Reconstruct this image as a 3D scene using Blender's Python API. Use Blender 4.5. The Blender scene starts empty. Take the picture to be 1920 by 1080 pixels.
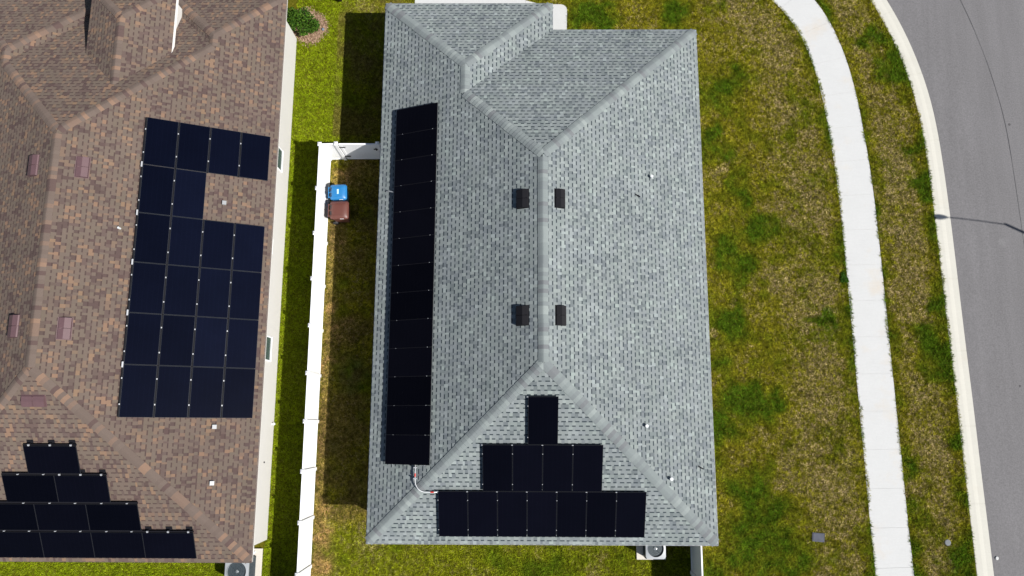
import bpy, bmesh, math, random
import numpy as np
from mathutils import Vector, Matrix
random.seed(7); rng = np.random.default_rng(11)
SC = bpy.context.scene; COL = SC.collection
# ------------------------------------------------------------------ camera
cam_d = bpy.data.cameras.new('camera'); cam = bpy.data.objects.new('camera', cam_d); COL.objects.link(cam)
cam_d.sensor_width = 36; cam_d.lens = 1413.58/1920*36; cam_d.clip_end = 3000; cam_d.clip_start = .1
TH, ROL, YAW = 0.179719, 0.0083984, 0.0038829
cam.matrix_world = (Matrix.Translation((0, 0, 31.3887)) @ Matrix.Rotation(YAW, 4, 'Z')
                    @ Matrix.Rotation(ROL, 4, 'Y') @ Matrix.Rotation(TH, 4, 'X'))
SC.camera = cam
# ------------------------------------------------------------------ light
SUN_EL, SUN_AZ = math.radians(46.0), math.radians(-26.5)
sd = Vector((math.cos(SUN_EL)*math.cos(SUN_AZ), math.cos(SUN_EL)*math.sin(SUN_AZ), math.sin(SUN_EL)))
W = bpy.data.worlds.new('World'); SC.world = W; W.use_nodes = True
wn = W.node_tree; sky = wn.nodes.new('ShaderNodeTexSky'); sky.sky_type = 'NISHITA'; sky.sun_disc = False
sky.sun_elevation = SUN_EL; sky.sun_rotation = math.atan2(sd.x, sd.y)
bg = wn.nodes['Background']; bg.inputs['Strength'].default_value = .05
wn.links.new(sky.outputs[0], bg.inputs[0])
sl = bpy.data.lights.new('sun', 'SUN'); sl.energy = 4.6; sl.angle = math.radians(.5); sl.color = (1, .965, .91)
so = bpy.data.objects.new('sun', sl); COL.objects.link(so)
so.rotation_mode = 'QUATERNION'; so.rotation_quaternion = sd.to_track_quat('Z', 'Y')
SC.view_settings.view_transform = 'Standard'; SC.view_settings.look = 'None'
SC.view_settings.exposure = .7; SC.view_settings.gamma = 1
SC.render.engine = 'CYCLES'
# ------------------------------------------------------------------ node helpers
def new_mat(name):
    m = bpy.data.materials.new(name); m.use_nodes = True
    return m, m.node_tree, m.node_tree.nodes['Principled BSDF']
def nd(nt, t, **k):
    n = nt.nodes.new(t)
    for a, b in k.items(): setattr(n, a, b)
    return n
def mth(nt, op, a, b=None, c=None):
    n = nt.nodes.new('ShaderNodeMath'); n.operation = op
    for i, v in enumerate((a, b, c)):
        if v is None: continue
        if isinstance(v, (int, float)): n.inputs[i].default_value = v
        else: nt.links.new(v, n.inputs[i])
    return n.outputs[0]
def mixc(nt, fac, a, b, mode='MIX'):
    n = nt.nodes.new('ShaderNodeMix'); n.data_type = 'RGBA'; n.blend_type = mode
    for s, v in ((0, fac), (6, a), (7, b)):
        if isinstance(v, (int, float)): n.inputs[s].default_value = v
        elif isinstance(v, tuple): n.inputs[s].default_value = (*v[:3], 1)
        else: nt.links.new(v, n.inputs[s])
    return n.outputs[2]
def ramp(nt, fac, stops, interp='LINEAR'):
    n = nt.nodes.new('ShaderNodeValToRGB'); n.color_ramp.interpolation = interp
    e = n.color_ramp.elements
    while len(e) < len(stops): e.new(.5)
    for i, (p, c) in enumerate(stops):
        e[i].position = p; e[i].color = (*c, 1) if isinstance(c, tuple) else (c, c, c, 1)
    nt.links.new(fac, n.inputs[0]); return n.outputs[0]
def noise(nt, vec, scale, detail=3, rough=.55, dist=0):
    n = nt.nodes.new('ShaderNodeTexNoise'); n.inputs['Scale'].default_value = scale
    n.inputs['Detail'].default_value = detail; n.inputs['Roughness'].default_value = rough
    n.inputs['Distortion'].default_value = dist
    if vec is not None: nt.links.new(vec, n.inputs['Vector'])
    return n.outputs[0]
def pos(nt): return nt.nodes.new('ShaderNodeNewGeometry').outputs['Position']
def bump(nt, b, h, strength, dist):
    n = nt.nodes.new('ShaderNodeBump'); n.inputs['Strength'].default_value = strength
    n.inputs['Distance'].default_value = dist; nt.links.new(h, n.inputs['Height'])
    nt.links.new(n.outputs[0], b.inputs['Normal'])
def simple(name, col, rough=.6, metal=0, var=.12, scale=3.0, fine=0.0, spec=None):
    m, nt, b = new_mat(name); p = pos(nt)
    n1 = noise(nt, p, scale, 4)
    c = mixc(nt, n1, tuple(x*(1-var) for x in col), tuple(min(1, x*(1+var)) for x in col))
    if fine:
        n2 = noise(nt, p, 60, 2)
        c = mixc(nt, fine, c, mixc(nt, n2, tuple(x*.5 for x in col), tuple(min(1, x*1.5) for x in col)))
    nt.links.new(c, b.inputs['Base Color']); b.inputs['Roughness'].default_value = rough
    b.inputs['Metallic'].default_value = metal
    if spec is not None: b.inputs['Specular IOR Level'].default_value = spec
    return m
def shingle(name, cols, dash, noise_bias, cluster=.8, dashamt=.95, warm_cool=((.99, .985, 1.02), (.98, 1.0, .985)), tooth=.24, course=.166):
    """laminated shingles: uv in metres (u along the course, v up the slope)"""
    m, nt, b = new_mat(name)
    uv = nd(nt, 'ShaderNodeUVMap', uv_map='uv').outputs[0]
    sp = nd(nt, 'ShaderNodeSeparateXYZ'); nt.links.new(uv, sp.inputs[0])
    u, v = sp.outputs[0], sp.outputs[1]
    vr = mth(nt, 'DIVIDE', v, course); row = mth(nt, 'FLOOR', vr); fv = mth(nt, 'SUBTRACT', vr, row)
    wr = nd(nt, 'ShaderNodeTexWhiteNoise', noise_dimensions='1D'); nt.links.new(row, wr.inputs['W'])
    par = mth(nt, 'MODULO', row, 2.0)
    ph = mth(nt, 'ADD', mth(nt, 'DIVIDE', u, tooth), mth(nt, 'ADD', mth(nt, 'MULTIPLY', par, .5), mth(nt, 'MULTIPLY', wr.outputs[0], .33)))
    per = mth(nt, 'FLOOR', ph); fp = mth(nt, 'SUBTRACT', ph, per)
    pw = nd(nt, 'ShaderNodeCombineXYZ'); nt.links.new(per, pw.inputs[0]); nt.links.new(row, pw.inputs[1])
    wp = nd(nt, 'ShaderNodeTexWhiteNoise', noise_dimensions='2D'); nt.links.new(pw.outputs[0], wp.inputs['Vector'])
    wide = mth(nt, 'ADD', .42, mth(nt, 'MULTIPLY', wp.outputs[0], .30))
    ina = mth(nt, 'LESS_THAN', fp, wide)
    cell = mth(nt, 'ADD', mth(nt, 'MULTIPLY', per, 2.0), mth(nt, 'SUBTRACT', 1.0, ina))
    cv = nd(nt, 'ShaderNodeCombineXYZ'); nt.links.new(cell, cv.inputs[0]); nt.links.new(row, cv.inputs[1])
    wc = nd(nt, 'ShaderNodeTexWhiteNoise', noise_dimensions='2D'); nt.links.new(cv.outputs[0], wc.inputs['Vector'])
    tone = wc.outputs[0]
    sc = nd(nt, 'ShaderNodeVectorMath', operation='MULTIPLY'); nt.links.new(cv.outputs[0], sc.inputs[0]); sc.inputs[1].default_value = (.5, 1, 1)
    low = noise(nt, sc.outputs[0], .22, 2, .6)
    t = mth(nt, 'ADD', tone, mth(nt, 'MULTIPLY', mth(nt, 'SUBTRACT', low, .5), cluster))
    t = mth(nt, 'ADD', t, noise_bias)
    c = ramp(nt, t, cols, 'CONSTANT')
    # hue drifts a little between tabs, slow change of colour over the roof, granule speckle
    hue = noise(nt, sc.outputs[0], .35, 2, .7)
    c = mixc(nt, ramp(nt, hue, [(.42, 1.0), (.50, 0.0)]), c, mixc(nt, 1.0, c, warm_cool[0], 'MULTIPLY'))
    c = mixc(nt, ramp(nt, hue, [(.52, 0.0), (.60, 1.0)]), c, mixc(nt, 1.0, c, warm_cool[1], 'MULTIPLY'))
    st = nd(nt, 'ShaderNodeVectorMath', operation='MULTIPLY'); nt.links.new(uv, st.inputs[0]); st.inputs[1].default_value = (1.6, .22, 1)
    c = mixc(nt, ramp(nt, noise(nt, st.outputs[0], 1.0, 4, .6), [(.5, 0.0), (.75, .20)]), c, mixc(nt, 1.0, c, (.72, .72, .72), 'MULTIPLY'))
    c = mixc(nt, .15, c, mixc(nt, noise(nt, pos(nt), .35, 3), (0, 0, 0), (1, 1, 1)), 'OVERLAY')
    c = mixc(nt, .10, c, mixc(nt, noise(nt, pos(nt), 38, 3, .7), (0, 0, 0), (1, 1, 1)), 'OVERLAY')
    line = mth(nt, 'LESS_THAN', fv, .27)
    mask = mth(nt, 'MULTIPLY', ina, line)
    thin = mth(nt, 'MULTIPLY', mth(nt, 'LESS_THAN', fv, .05), .18)
    mask = mth(nt, 'MULTIPLY', mth(nt, 'MAXIMUM', mask, thin), dashamt)
    c = mixc(nt, mask, c, dash)  # dark dashes: printed line plus shade under the tab edges, put into the colour
    nt.links.new(c, b.inputs['Base Color']); b.inputs['Roughness'].default_value = .93; b.inputs['Diffuse Roughness'].default_value = .3
    b.inputs['Specular IOR Level'].default_value = .3
    h = mth(nt, 'ADD', mth(nt, 'MULTIPLY', mth(nt, 'SUBTRACT', 1.0, fv), .7), mth(nt, 'MULTIPLY', ina, .5))
    bump(nt, b, h, .6, .008)
    return m
def capmat(name, cols):
    m, nt, b = new_mat(name)
    uv = nd(nt, 'ShaderNodeUVMap', uv_map='uv').outputs[0]
    sp = nd(nt, 'ShaderNodeSeparateXYZ'); nt.links.new(uv, sp.inputs[0])
    w = nd(nt, 'ShaderNodeTexWhiteNoise', noise_dimensions='1D'); nt.links.new(mth(nt, 'FLOOR', sp.outputs[0]), w.inputs['W'])
    c = ramp(nt, w.outputs[0], cols, 'CONSTANT')
    c = mixc(nt, .12, c, mixc(nt, noise(nt, pos(nt), 30, 3, .7), (0, 0, 0), (1, 1, 1)), 'OVERLAY')
    nt.links.new(c, b.inputs['Base Color']); b.inputs['Roughness'].default_value = .93; b.inputs['Diffuse Roughness'].default_value = .3
    b.inputs['Specular IOR Level'].default_value = .25
    return m
M = {}
M['grey_shingle'] = shingle('grey_shingle', [(0, (.122, .140, .147)), (.09, (.152, .173, .179)), (.25, (.186, .209, .210)), (.82, (.221, .247, .244)), (.96, (.245, .278, .272))], (.018, .028, .036), .02, .45)
M['brown_shingle'] = shingle('brown_shingle', [(0, (.074, .050, .046)), (.09, (.092, .066, .058)), (.24, (.113, .087, .071)), (.80, (.140, .098, .073)), (.93, (.175, .114, .078))], (.052, .033, .031), .0, 1.1, course=.172, dashamt=.85, warm_cool=((1.02, .98, .98), (.99, 1.0, .96)))
M['grey_cap'] = capmat('grey_cap', [(0, (.145, .155, .163)), (.10, (.163, .183, .188)), (.35, (.181, .206, .207)), (.75, (.202, .228, .227)), (.93, (.23, .258, .254))])
M['brown_cap'] = capmat('brown_cap', [(0, (.085, .057, .052)), (.12, (.112, .085, .072)), (.4, (.120, .092, .078)), (.74, (.150, .103, .080)), (.9, (.19, .123, .088))])
M['white'] = simple('white_vinyl', (.80, .81, .82), .35, var=.03)
M['fascia'] = simple('pale_fascia', (.26, .27, .28), .5, var=.05)
M['fascia_white'] = simple('white_fascia', (.74, .73, .70), .5, var=.04)
M['stucco'] = simple('cream_stucco', (.495, .485, .462), .9, var=.035, scale=.8, fine=.08)
M['stucco_grey'] = simple('grey_stucco', (.42, .43, .42), .9, var=.05, scale=.8, fine=.08)
M['metal'] = simple('galvanised', (.62, .64, .65), .35, .15, var=.1)
M['hood'] = simple('weathered_hood', (.27, .28, .29), .4, .1, var=.1)
M['alu'] = simple('aluminium_clamp', (.42, .43, .45), .3, .3, var=.05)
M['black'] = simple('black_metal', (.009, .009, .012), .6, var=.1, spec=.08)
M['frame'] = simple('black_frame', (.016, .017, .021), .5, .0, var=.1, spec=.1)
M['frame_light'] = simple('anodised_frame', (.030, .034, .042), .5, .0, var=.1, spec=.15)
M['vent_dark'] = simple('charcoal_vent', (.008, .008, .010), .6, var=.15, spec=.15)
M['vent_brown'] = simple('maroon_vent', (.100, .056, .062), .55, var=.15, scale=9)
M['glass'] = simple('window_glass', (.06, .09, .08), .08, var=.2, scale=1.5)
M['blue'] = simple('blue_plastic', (.016, .15, .36), .42, var=.12, scale=8)
M['brown_bin'] = simple('brown_plastic', (.105, .036, .027), .45, var=.14, scale=8)
M['rubber'] = simple('black_rubber', (.02, .02, .022), .8)
M['ac_grey'] = simple('painted_grey_metal', (.30, .32, .34), .45, .1, var=.06)
M['ac_louver'] = simple('dark_coil', (.045, .06, .07), .5, .2, var=.2, scale=20)
M['fan_dark'] = simple('fan_dark', (.012, .014, .018), .4)
M['fan_cone'] = simple('fan_hub_metal', (.45, .48, .5), .25, .5)
M['red'] = simple('red_label', (.5, .03, .02), .5)
M['label'] = simple('pale_label', (.55, .75, .85), .5)
M['pole'] = simple('street_pole', (.05, .05, .05), .5, .3)
def concrete(name, col, stain, amt, roughs=.9):
    m, nt, b = new_mat(name); p = pos(nt)
    c = mixc(nt, noise(nt, p, .9, 5, .6), tuple(x*.95 for x in col), tuple(x*1.05 for x in col))
    f = ramp(nt, noise(nt, p, .55, 4, .65), [(.55, 0.0), (.75, amt)])
    c = mixc(nt, f, c, stain)
    # broom finish: faint streaks across
    sp = nd(nt, 'ShaderNodeMapping'); nt.links.new(p, sp.inputs[0]); sp.inputs['Scale'].default_value = (1.2, 22, 1)
    c = mixc(nt, .10, c, mixc(nt, noise(nt, sp.outputs[0], 1.5, 3), (.2, .2, .2), (.8, .8, .8)), 'OVERLAY')
    c = mixc(nt, .12, c, mixc(nt, noise(nt, p, 45, 2), (0, 0, 0), (1, 1, 1)), 'OVERLAY')
    nt.links.new(c, b.inputs['Base Color']); b.inputs['Roughness'].default_value = roughs; return m
M['concrete'] = concrete('pale_concrete', (.438, .443, .442), (.46, .39, .30), .5)
M['kerb'] = concrete('kerb_concrete', (.435, .425, .38), (.40, .36, .30), .4)
M['pad'] = concrete('pad_concrete', (.50, .47, .42), (.35, .32, .28), .4)
def asphalt():
    m, nt, b = new_mat('asphalt'); p = pos(nt)
    c = mixc(nt, noise(nt, p, .22, 4, .6), (.112, .108, .111), (.134, .130, .136))
    c = mixc(nt, .75, c, mixc(nt, noise(nt, p, 17, 5, .85), (0, 0, 0), (1, 1, 1)), 'OVERLAY')
    mp = nd(nt, 'ShaderNodeMapping'); nt.links.new(p, mp.inputs[0]); mp.inputs['Scale'].default_value = (3, .25, 1)
    c = mixc(nt, .22, c, mixc(nt, noise(nt, mp.outputs[0], .7, 4, .6), (.1, .1, .1), (.9, .9, .9)), 'OVERLAY')
    vo = nd(nt, 'ShaderNodeTexVoronoi'); vo.inputs['Scale'].default_value = 1.15; nt.links.new(p, vo.inputs['Vector'])
    wv = nd(nt, 'ShaderNodeSeparateColor'); nt.links.new(vo.outputs['Color'], wv.inputs[0])
    r = mth(nt, 'MULTIPLY', mth(nt, 'GREATER_THAN', wv.outputs[0], .60), mth(nt, 'MULTIPLY', wv.outputs[1], .07))
    c = mixc(nt, mth(nt, 'MULTIPLY', mth(nt, 'LESS_THAN', vo.outputs['Distance'], r), .75), c, (.035, .033, .035))
    # pale smears
    c = mixc(nt, ramp(nt, noise(nt, p, .8, 5, .7), [(.64, 0.0), (.76, .3)]), c, (.25, .25, .25))
    nt.links.new(c, b.inputs['Base Color']); b.inputs['Roughness'].default_value = .88
    bump(nt, b, noise(nt, p, 60, 3, .7), .5, .01)
    return m
M['asphalt'] = asphalt()
M['tar'] = simple('tar_seam', (.112, .109, .112), .8, var=.3, scale=6)
def soil():
    m, nt, b = new_mat('thatch_soil'); p = pos(nt)
    c = ramp(nt, noise(nt, p, 11, 6, .8), [(.35, (.03, .035, .004)), (.5, (.085, .080, .008)), (.65, (.15, .12, .03))])
    c = mixc(nt, .75, c, mixc(nt, noise(nt, p, .35, 5, .7), (.15, .35, .10), (.80, .62, .45)), 'OVERLAY')
    nt.links.new(c, b.inputs['Base Color']); b.inputs['Roughness'].default_value = 1; b.inputs['Specular IOR Level'].default_value = .02
    bump(nt, b, noise(nt, p, 20, 4, .7), .8, .03); return m
M['soil'] = soil()
def attr_mat(name, rough=.75, trans=0.0):
    m, nt, b = new_mat(name); a = nd(nt, 'ShaderNodeAttribute', attribute_name='tint')
    nt.links.new(a.outputs['Color'], b.inputs['Base Color']); b.inputs['Roughness'].default_value = rough
    b.inputs['Specular IOR Level'].default_value = .03
    if trans:
        t = nd(nt, 'ShaderNodeBsdfTranslucent'); nt.links.new(a.outputs['Color'], t.inputs[0])
        mx = nd(nt, 'ShaderNodeMixShader'); mx.inputs[0].default_value = trans
        nt.links.new(b.outputs[0], mx.inputs[1]); nt.links.new(t.outputs[0], mx.inputs[2])
        nt.links.new(mx.outputs[0], nt.nodes['Material Output'].inputs[0])
    return m
M['grass'] = attr_mat('grass_blades', .8, .22); M['leaf'] = attr_mat('leaves', .5, .25); M['chips'] = attr_mat('wood_chips', .9)
def cells(name, col, line, axis=0, amount=.5, rough=.22):
    m, nt, b = new_mat(name)
    uv = nd(nt, 'ShaderNodeUVMap', uv_map='uv').outputs[0]
    sp = nd(nt, 'ShaderNodeSeparateXYZ'); nt.links.new(uv, sp.inputs[0])
    a = sp.outputs[axis]; o = sp.outputs[1-axis]
    def stripes(x, per, w): return mth(nt, 'LESS_THAN', mth(nt, 'FRACT', mth(nt, 'DIVIDE', x, per)), w)
    f = mth(nt, 'MAXIMUM', mth(nt, 'MULTIPLY', stripes(a, .0335, .34), amount), mth(nt, 'MULTIPLY', stripes(o, .168, .05), amount*.8))
    c = mixc(nt, f, col, line)
    c = mixc(nt, .4, c, mixc(nt, noise(nt, pos(nt), 1.1, 3), (.25, .25, .25), (.75, .75, .75)), 'OVERLAY')
    nt.links.new(c, b.inputs['Base Color']); b.inputs['Roughness'].default_value = rough
    oi = nd(nt, 'ShaderNodeObjectInfo'); c = mixc(nt, 1.0, c, mixc(nt, oi.outputs['Random'], (.75, .75, .75), (1.5, 1.45, 1.35)), 'MULTIPLY'); nt.links.new(c, b.inputs['Base Color'])
    b.inputs['Specular IOR Level'].default_value = .06
    return m
M['cells_black'] = cells('black_solar_cells', (.0012, .0012, .0028), (.0035, .0036, .0065), 0)
M['cells_south'] = cells('dark_solar_cells', (.0010, .0011, .003), (.003, .0034, .0075), 1)
M['cells_navy'] = cells('navy_solar_cells', (.0013, .0020, .0068), (.0045, .0065, .018), 0)
# ------------------------------------------------------------------ mesh helpers
class MB:
    def __init__(s): s.v = []; s.f = []; s.uv = []; s.mi = []
    def face(s, pts, uvs=None, mi=0):
        n = len(s.v); s.v += [tuple(p) for p in pts]; s.f.append(tuple(range(n, n+len(pts))))
        s.uv.append(uvs or [(0, 0)]*len(pts)); s.mi.append(mi)
    def box(s, a, b, mi=0, mat=None):
        x0, y0, z0 = a; x1, y1, z1 = b
        P = [Vector(p) for p in ((x0, y0, z0), (x1, y0, z0), (x1, y1, z0), (x0, y1, z0), (x0, y0, z1), (x1, y0, z1), (x1, y1, z1), (x0, y1, z1))]
        if mat is not None: P = [mat @ p for p in P]
        for q in ((0, 3, 2, 1), (4, 5, 6, 7), (0, 1, 5, 4), (1, 2, 6, 5), (2, 3, 7, 6), (3, 0, 4, 7)): s.face([P[i] for i in q], None, mi)
    def tube(s, pts, r, n=8, mi=0, r2=None, caps=True):
        pts = [Vector(p) for p in pts]; rings = []
        for i, p in enumerate(pts):
            d = (pts[min(i+1, len(pts)-1)]-pts[max(i-1, 0)]).normalized()
            up = Vector((0, 0, 1)) if abs(d.z) < .9 else Vector((1, 0, 0))
            a = d.cross(up).normalized(); b = d.cross(a)
            rr = r if r2 is None else r+(r2-r)*i/(len(pts)-1)
            rings.append([p+(a*math.cos(2*math.pi*k/n)+b*math.sin(2*math.pi*k/n))*rr for k in range(n)])
        for i in range(len(rings)-1):
            for k in range(n): s.face([rings[i][k], rings[i][(k+1) % n], rings[i+1][(k+1) % n], rings[i+1][k]], None, mi)
        if caps: s.face(rings[0][::-1], None, mi); s.face(rings[-1], None, mi)
    def lathe(s, prof, c=(0, 0, 0), n=24, mi=0):
        for (r0, z0), (r1, z1) in zip(prof, prof[1:]):
            for k in range(n):
                a, b = 2*math.pi*k/n, 2*math.pi*(k+1)/n
                q = [(c[0]+r*math.cos(t), c[1]+r*math.sin(t), c[2]+z) for r, z, t in ((r0, z0, a), (r0, z0, b), (r1, z1, b), (r1, z1, a))]
                s.face(q, None, mi)
    def build(s, name, mats, parent=None, smooth=False, loc=None):
        me = bpy.data.meshes.new(name); me.from_pydata(s.v, [], s.f)
        ul = me.uv_layers.new(name='uv'); ul.data.foreach_set('uv', np.array([c for f in s.uv for c in f], 'f').ravel())
        for m in (mats if isinstance(mats, (list, tuple)) else [mats]): me.materials.append(m)
        me.polygons.foreach_set('material_index', s.mi)
        if smooth: me.polygons.foreach_set('use_smooth', [True]*len(s.f))
        bm = bmesh.new(); bm.from_mesh(me); bmesh.ops.remove_doubles(bm, verts=bm.verts, dist=1e-5)
        bm.to_mesh(me); bm.free()
        o = bpy.data.objects.new(name, me); COL.objects.link(o)
        if parent: o.parent = parent
        if loc: o.location = loc
        return o
def bevel(o, w, seg=2):
    b = o.modifiers.new('bevel', 'BEVEL'); b.width = w; b.segments = seg; b.limit_method = 'ANGLE'; return o
def tag(o, label=None, cat=None, group=None, kind=None):
    if label: o['label'] = label
    if cat: o['category'] = cat
    if group: o['group'] = group
    if kind: o['kind'] = kind
    return o
def empty(name, loc=(0, 0, 0), rz=0):
    o = bpy.data.objects.new(name, None); o.empty_display_size = .2; COL.objects.link(o); o.location = loc; o.rotation_euler = (0, 0, rz); return o
def copy_tree(o, parent=None):
    c = o.copy(); COL.objects.link(c); c.parent = parent
    for ch in list(o.children): copy_tree(ch, c)
    return c
def vnoise(x, y, scale, seed=0):
    """smooth value noise, numpy"""
    X = np.asarray(x)*scale+1000.5; Y = np.asarray(y)*scale+1000.5
    xi = np.floor(X).astype(np.int64); yi = np.floor(Y).astype(np.int64); fx = X-xi; fy = Y-yi
    fx = fx*fx*(3-2*fx); fy = fy*fy*(3-2*fy)
    def h(a, b):
        n = (a*374761393+b*668265263+seed*974634777) & 0x7fffffff
        n = ((n ^ (n >> 13))*1274126177) & 0x7fffffff
        return ((n ^ (n >> 16)) & 0xffff)/65535.0
    return (h(xi, yi)*(1-fx)+h(xi+1, yi)*fx)*(1-fy)+(h(xi, yi+1)*(1-fx)+h(xi+1, yi+1)*fx)*fy
def fbm(x, y, scale, seed=0, oct=3):
    t = 0; a = 1; w = 0
    for i in range(oct): t = t+a*vnoise(x, y, scale*2**i, seed+i*17); w += a; a *= .55
    return t/w
# ------------------------------------------------------------------ setting: ground, paths, road
gm = MB(); gm.face([(-700, -700, 0), (700, -700, 0), (700, 700, 0), (-700, 700, 0)])
tag(gm.build('ground', M['soil']), kind='structure')
def smooth_poly(pts, step=.35, sig=1.0, lo=None, hi=None):
    p = np.array(pts, float); d = np.r_[0, np.cumsum(np.hypot(*np.diff(p, axis=0).T))]
    s = np.arange(0, d[-1], step); q = np.c_[np.interp(s, d, p[:, 0]), np.interp(s, d, p[:, 1])]
    k = int(3*sig/step); w = np.exp(-.5*(np.arange(-k, k+1)*step/sig)**2); w /= w.sum()
    e = np.r_[2*q[:1]-q[k:0:-1], q, 2*q[-1:]-q[-2:-k-2:-1]]
    return np.c_[np.convolve(e[:, 0], w, 'valid'), np.convolve(e[:, 1], w, 'valid')]
sideL = [(15.2, -60), (14.55, -20), (14.12, -5.8), (14.05, -4), (14.02, -1.3), (13.98, .6), (13.95, 2.15), (13.93, 3.93), (13.90, 5.74), (13.87, 7.35), (13.83, 9), (13.76, 10.7), (13.62, 12.4), (13.42, 14.36), (13.12, 15.9), (12.65, 17.4), (12.1, 18.3), (11.5, 19), (10.6, 19.9), (9.2, 20.9), (7.2, 21.7), (4.5, 22.1), (0, 22.2), (-40, 22.2)]
kerbL = [(18.9, -60), (18.45, -20), (18.06, -5.8), (18.02, -3.5), (17.98, -1.7), (17.95, .86), (17.9, 2.83), (17.86, 5.3), (17.83, 7.36), (17.80, 9), (17.76, 10.43), (17.67, 12.4), (17.5, 14.1), (17.22, 15.4), (16.82, 16.8), (16.38, 17.94), (15.9, 19), (15.2, 20.2), (14.2, 21.5), (12.8, 22.8), (10.8, 24), (8, 24.9), (4, 25.4), (-40, 25.4)]
SL = smooth_poly(sideL, .3, .7); KL = smooth_poly(kerbL, .3, .8)
def normals(P):
    t = np.gradient(P, axis=0); t /= np.linalg.norm(t, axis=1)[:, None]
    return np.c_[t[:, 1], -t[:, 0]]       # to the right of travel (towards the street)
NS = normals(SL); NK = normals(KL)
def ribbon(name, P, N, prof, mat, gaps=0, skip=(), kind='structure', y0=-30, label=None):
    """sweep a cross-section (offset, z) along a polyline; gaps>0 leaves a narrow joint every so many metres"""
    mb = MB(); d = np.r_[0, np.cumsum(np.hypot(*np.diff(P, axis=0).T))]
    def ring(s):
        p = np.array([np.interp(s, d, P[:, 0]), np.interp(s, d, P[:, 1])]); n = np.array([np.interp(s, d, N[:, 0]), np.interp(s, d, N[:, 1])]); n /= np.hypot(*n)
        return [(p[0]+n[0]*o, p[1]+n[1]*o, z) for o, z in prof]
    stops = list(np.arange(0, d[-1], .5)); cuts = []
    if gaps:
        cuts = list(np.arange(gaps*.62, d[-1]-.5, gaps)); g = .016
    ev = sorted([(s, 0) for s in stops]+[(c-g/2, 1) for c in cuts]+[(c+g/2, 2) for c in cuts]) if gaps else [(s, 0) for s in stops]
    prev = None; ingap = False
    for s, k in ev:
        if ingap and k == 0: continue
        r = ring(s)
        zo = -.03 if False else 0
        if prev is not None:
            if k == 2:
                a = [(x, y, z-.010) for x, y, z in prev]; b2 = [(x, y, z-.010) for x, y, z in r]
            else: a, b2 = prev, r
            for i in range(len(prof)-1): mb.face([a[i], a[i+1], b2[i+1], b2[i]])
            if k == 2:
                for i in range(len(prof)-1):
                    mb.face([prev[i], prev[i+1], a[i+1], a[i]]); mb.face([b2[i], b2[i+1], r[i+1], r[i]])
        ingap = (k == 1); prev = r
    return tag(mb.build(name, mat), kind=kind)
ribbon('sidewalk', SL, NS, [(-.02, 0.0), (-.02, .012), (1.49, .012), (1.49, 0.0)], M['concrete'], gaps=1.53)
ribbon('kerb', KL, NK, [(-.03, 0), (-.02, .052), (.0, .06), (.24, .058), (.34, .046), (.42, .034), (.66, .028), (.66, .0)], M['kerb'], gaps=3.06)
ribbon('grass_bank', KL, NK, [(-.40, -.005), (-.10, .045), (-.025, .050)], M['soil'])
ribbon('road', KL, NK, [(.64, .02), (2.5, .05), (4.2, .065), (6.0, .05), (7.9, .02)], M['asphalt'])
ribbon('far_kerb', KL, NK, [(7.86, 0), (7.86, .036), (8.1, .06), (8.25, .13), (8.55, .14), (8.55, 0)], M['kerb'], gaps=3.06)
# tar seam parallel to the kerb
seam = smooth_poly([(18.3, 24), (19.2, 21), (19.9, 19.0), (20.3, 17.8), (20.8, 15.9), (21.17, 13.9), (21.3, 12.7), (21.36, 11.4), (21.42, 9.2), (21.46, 6.7), (21.5, -8)], .2, .5)
sm = MB(); nn = normals(seam)
for i in range(len(seam)-1):
    w0 = .005+.009*vnoise(seam[i, 0], seam[i, 1], 1.3, 5); w1 = .005+.009*vnoise(seam[i+1, 0], seam[i+1, 1], 1.3, 5)
    sm.face([(*(seam[i]-nn[i]*w0), .075), (*(seam[i]+nn[i]*w0), .075), (*(seam[i+1]+nn[i+1]*w1), .075), (*(seam[i+1]-nn[i+1]*w1), .075)])
tag(sm.build('road_seam', M['tar']), kind='structure')
dw = MB(); dw.box((-4.75, 16.6, 0), (.28, 22.25, .035)); tag(dw.build('driveway', M['concrete']), kind='structure')
wk = MB()
arc = [(2.16-.3+.3*math.cos(a), 18.78-.3+.3*math.sin(a)) for a in np.linspace(0, math.pi/2, 8)]
ol = [(1.0, 16.3), (2.10, 16.3)]+arc+[(.9, 18.80), (.285, 18.98), (.285, 17.9), (1.0, 17.9)]
wk.face([(x, y, .03) for x, y in ol]); wk.face([(x, y, 0) for x, y in ol][::-1])
for i in range(len(ol)):
    a, b_ = ol[i], ol[(i+1) % len(ol)]; wk.face([(*a, 0), (*b_, 0), (*b_, .03), (*a, .03)])
tag(wk.build('front_walk', M['concrete']), kind='structure')
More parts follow.
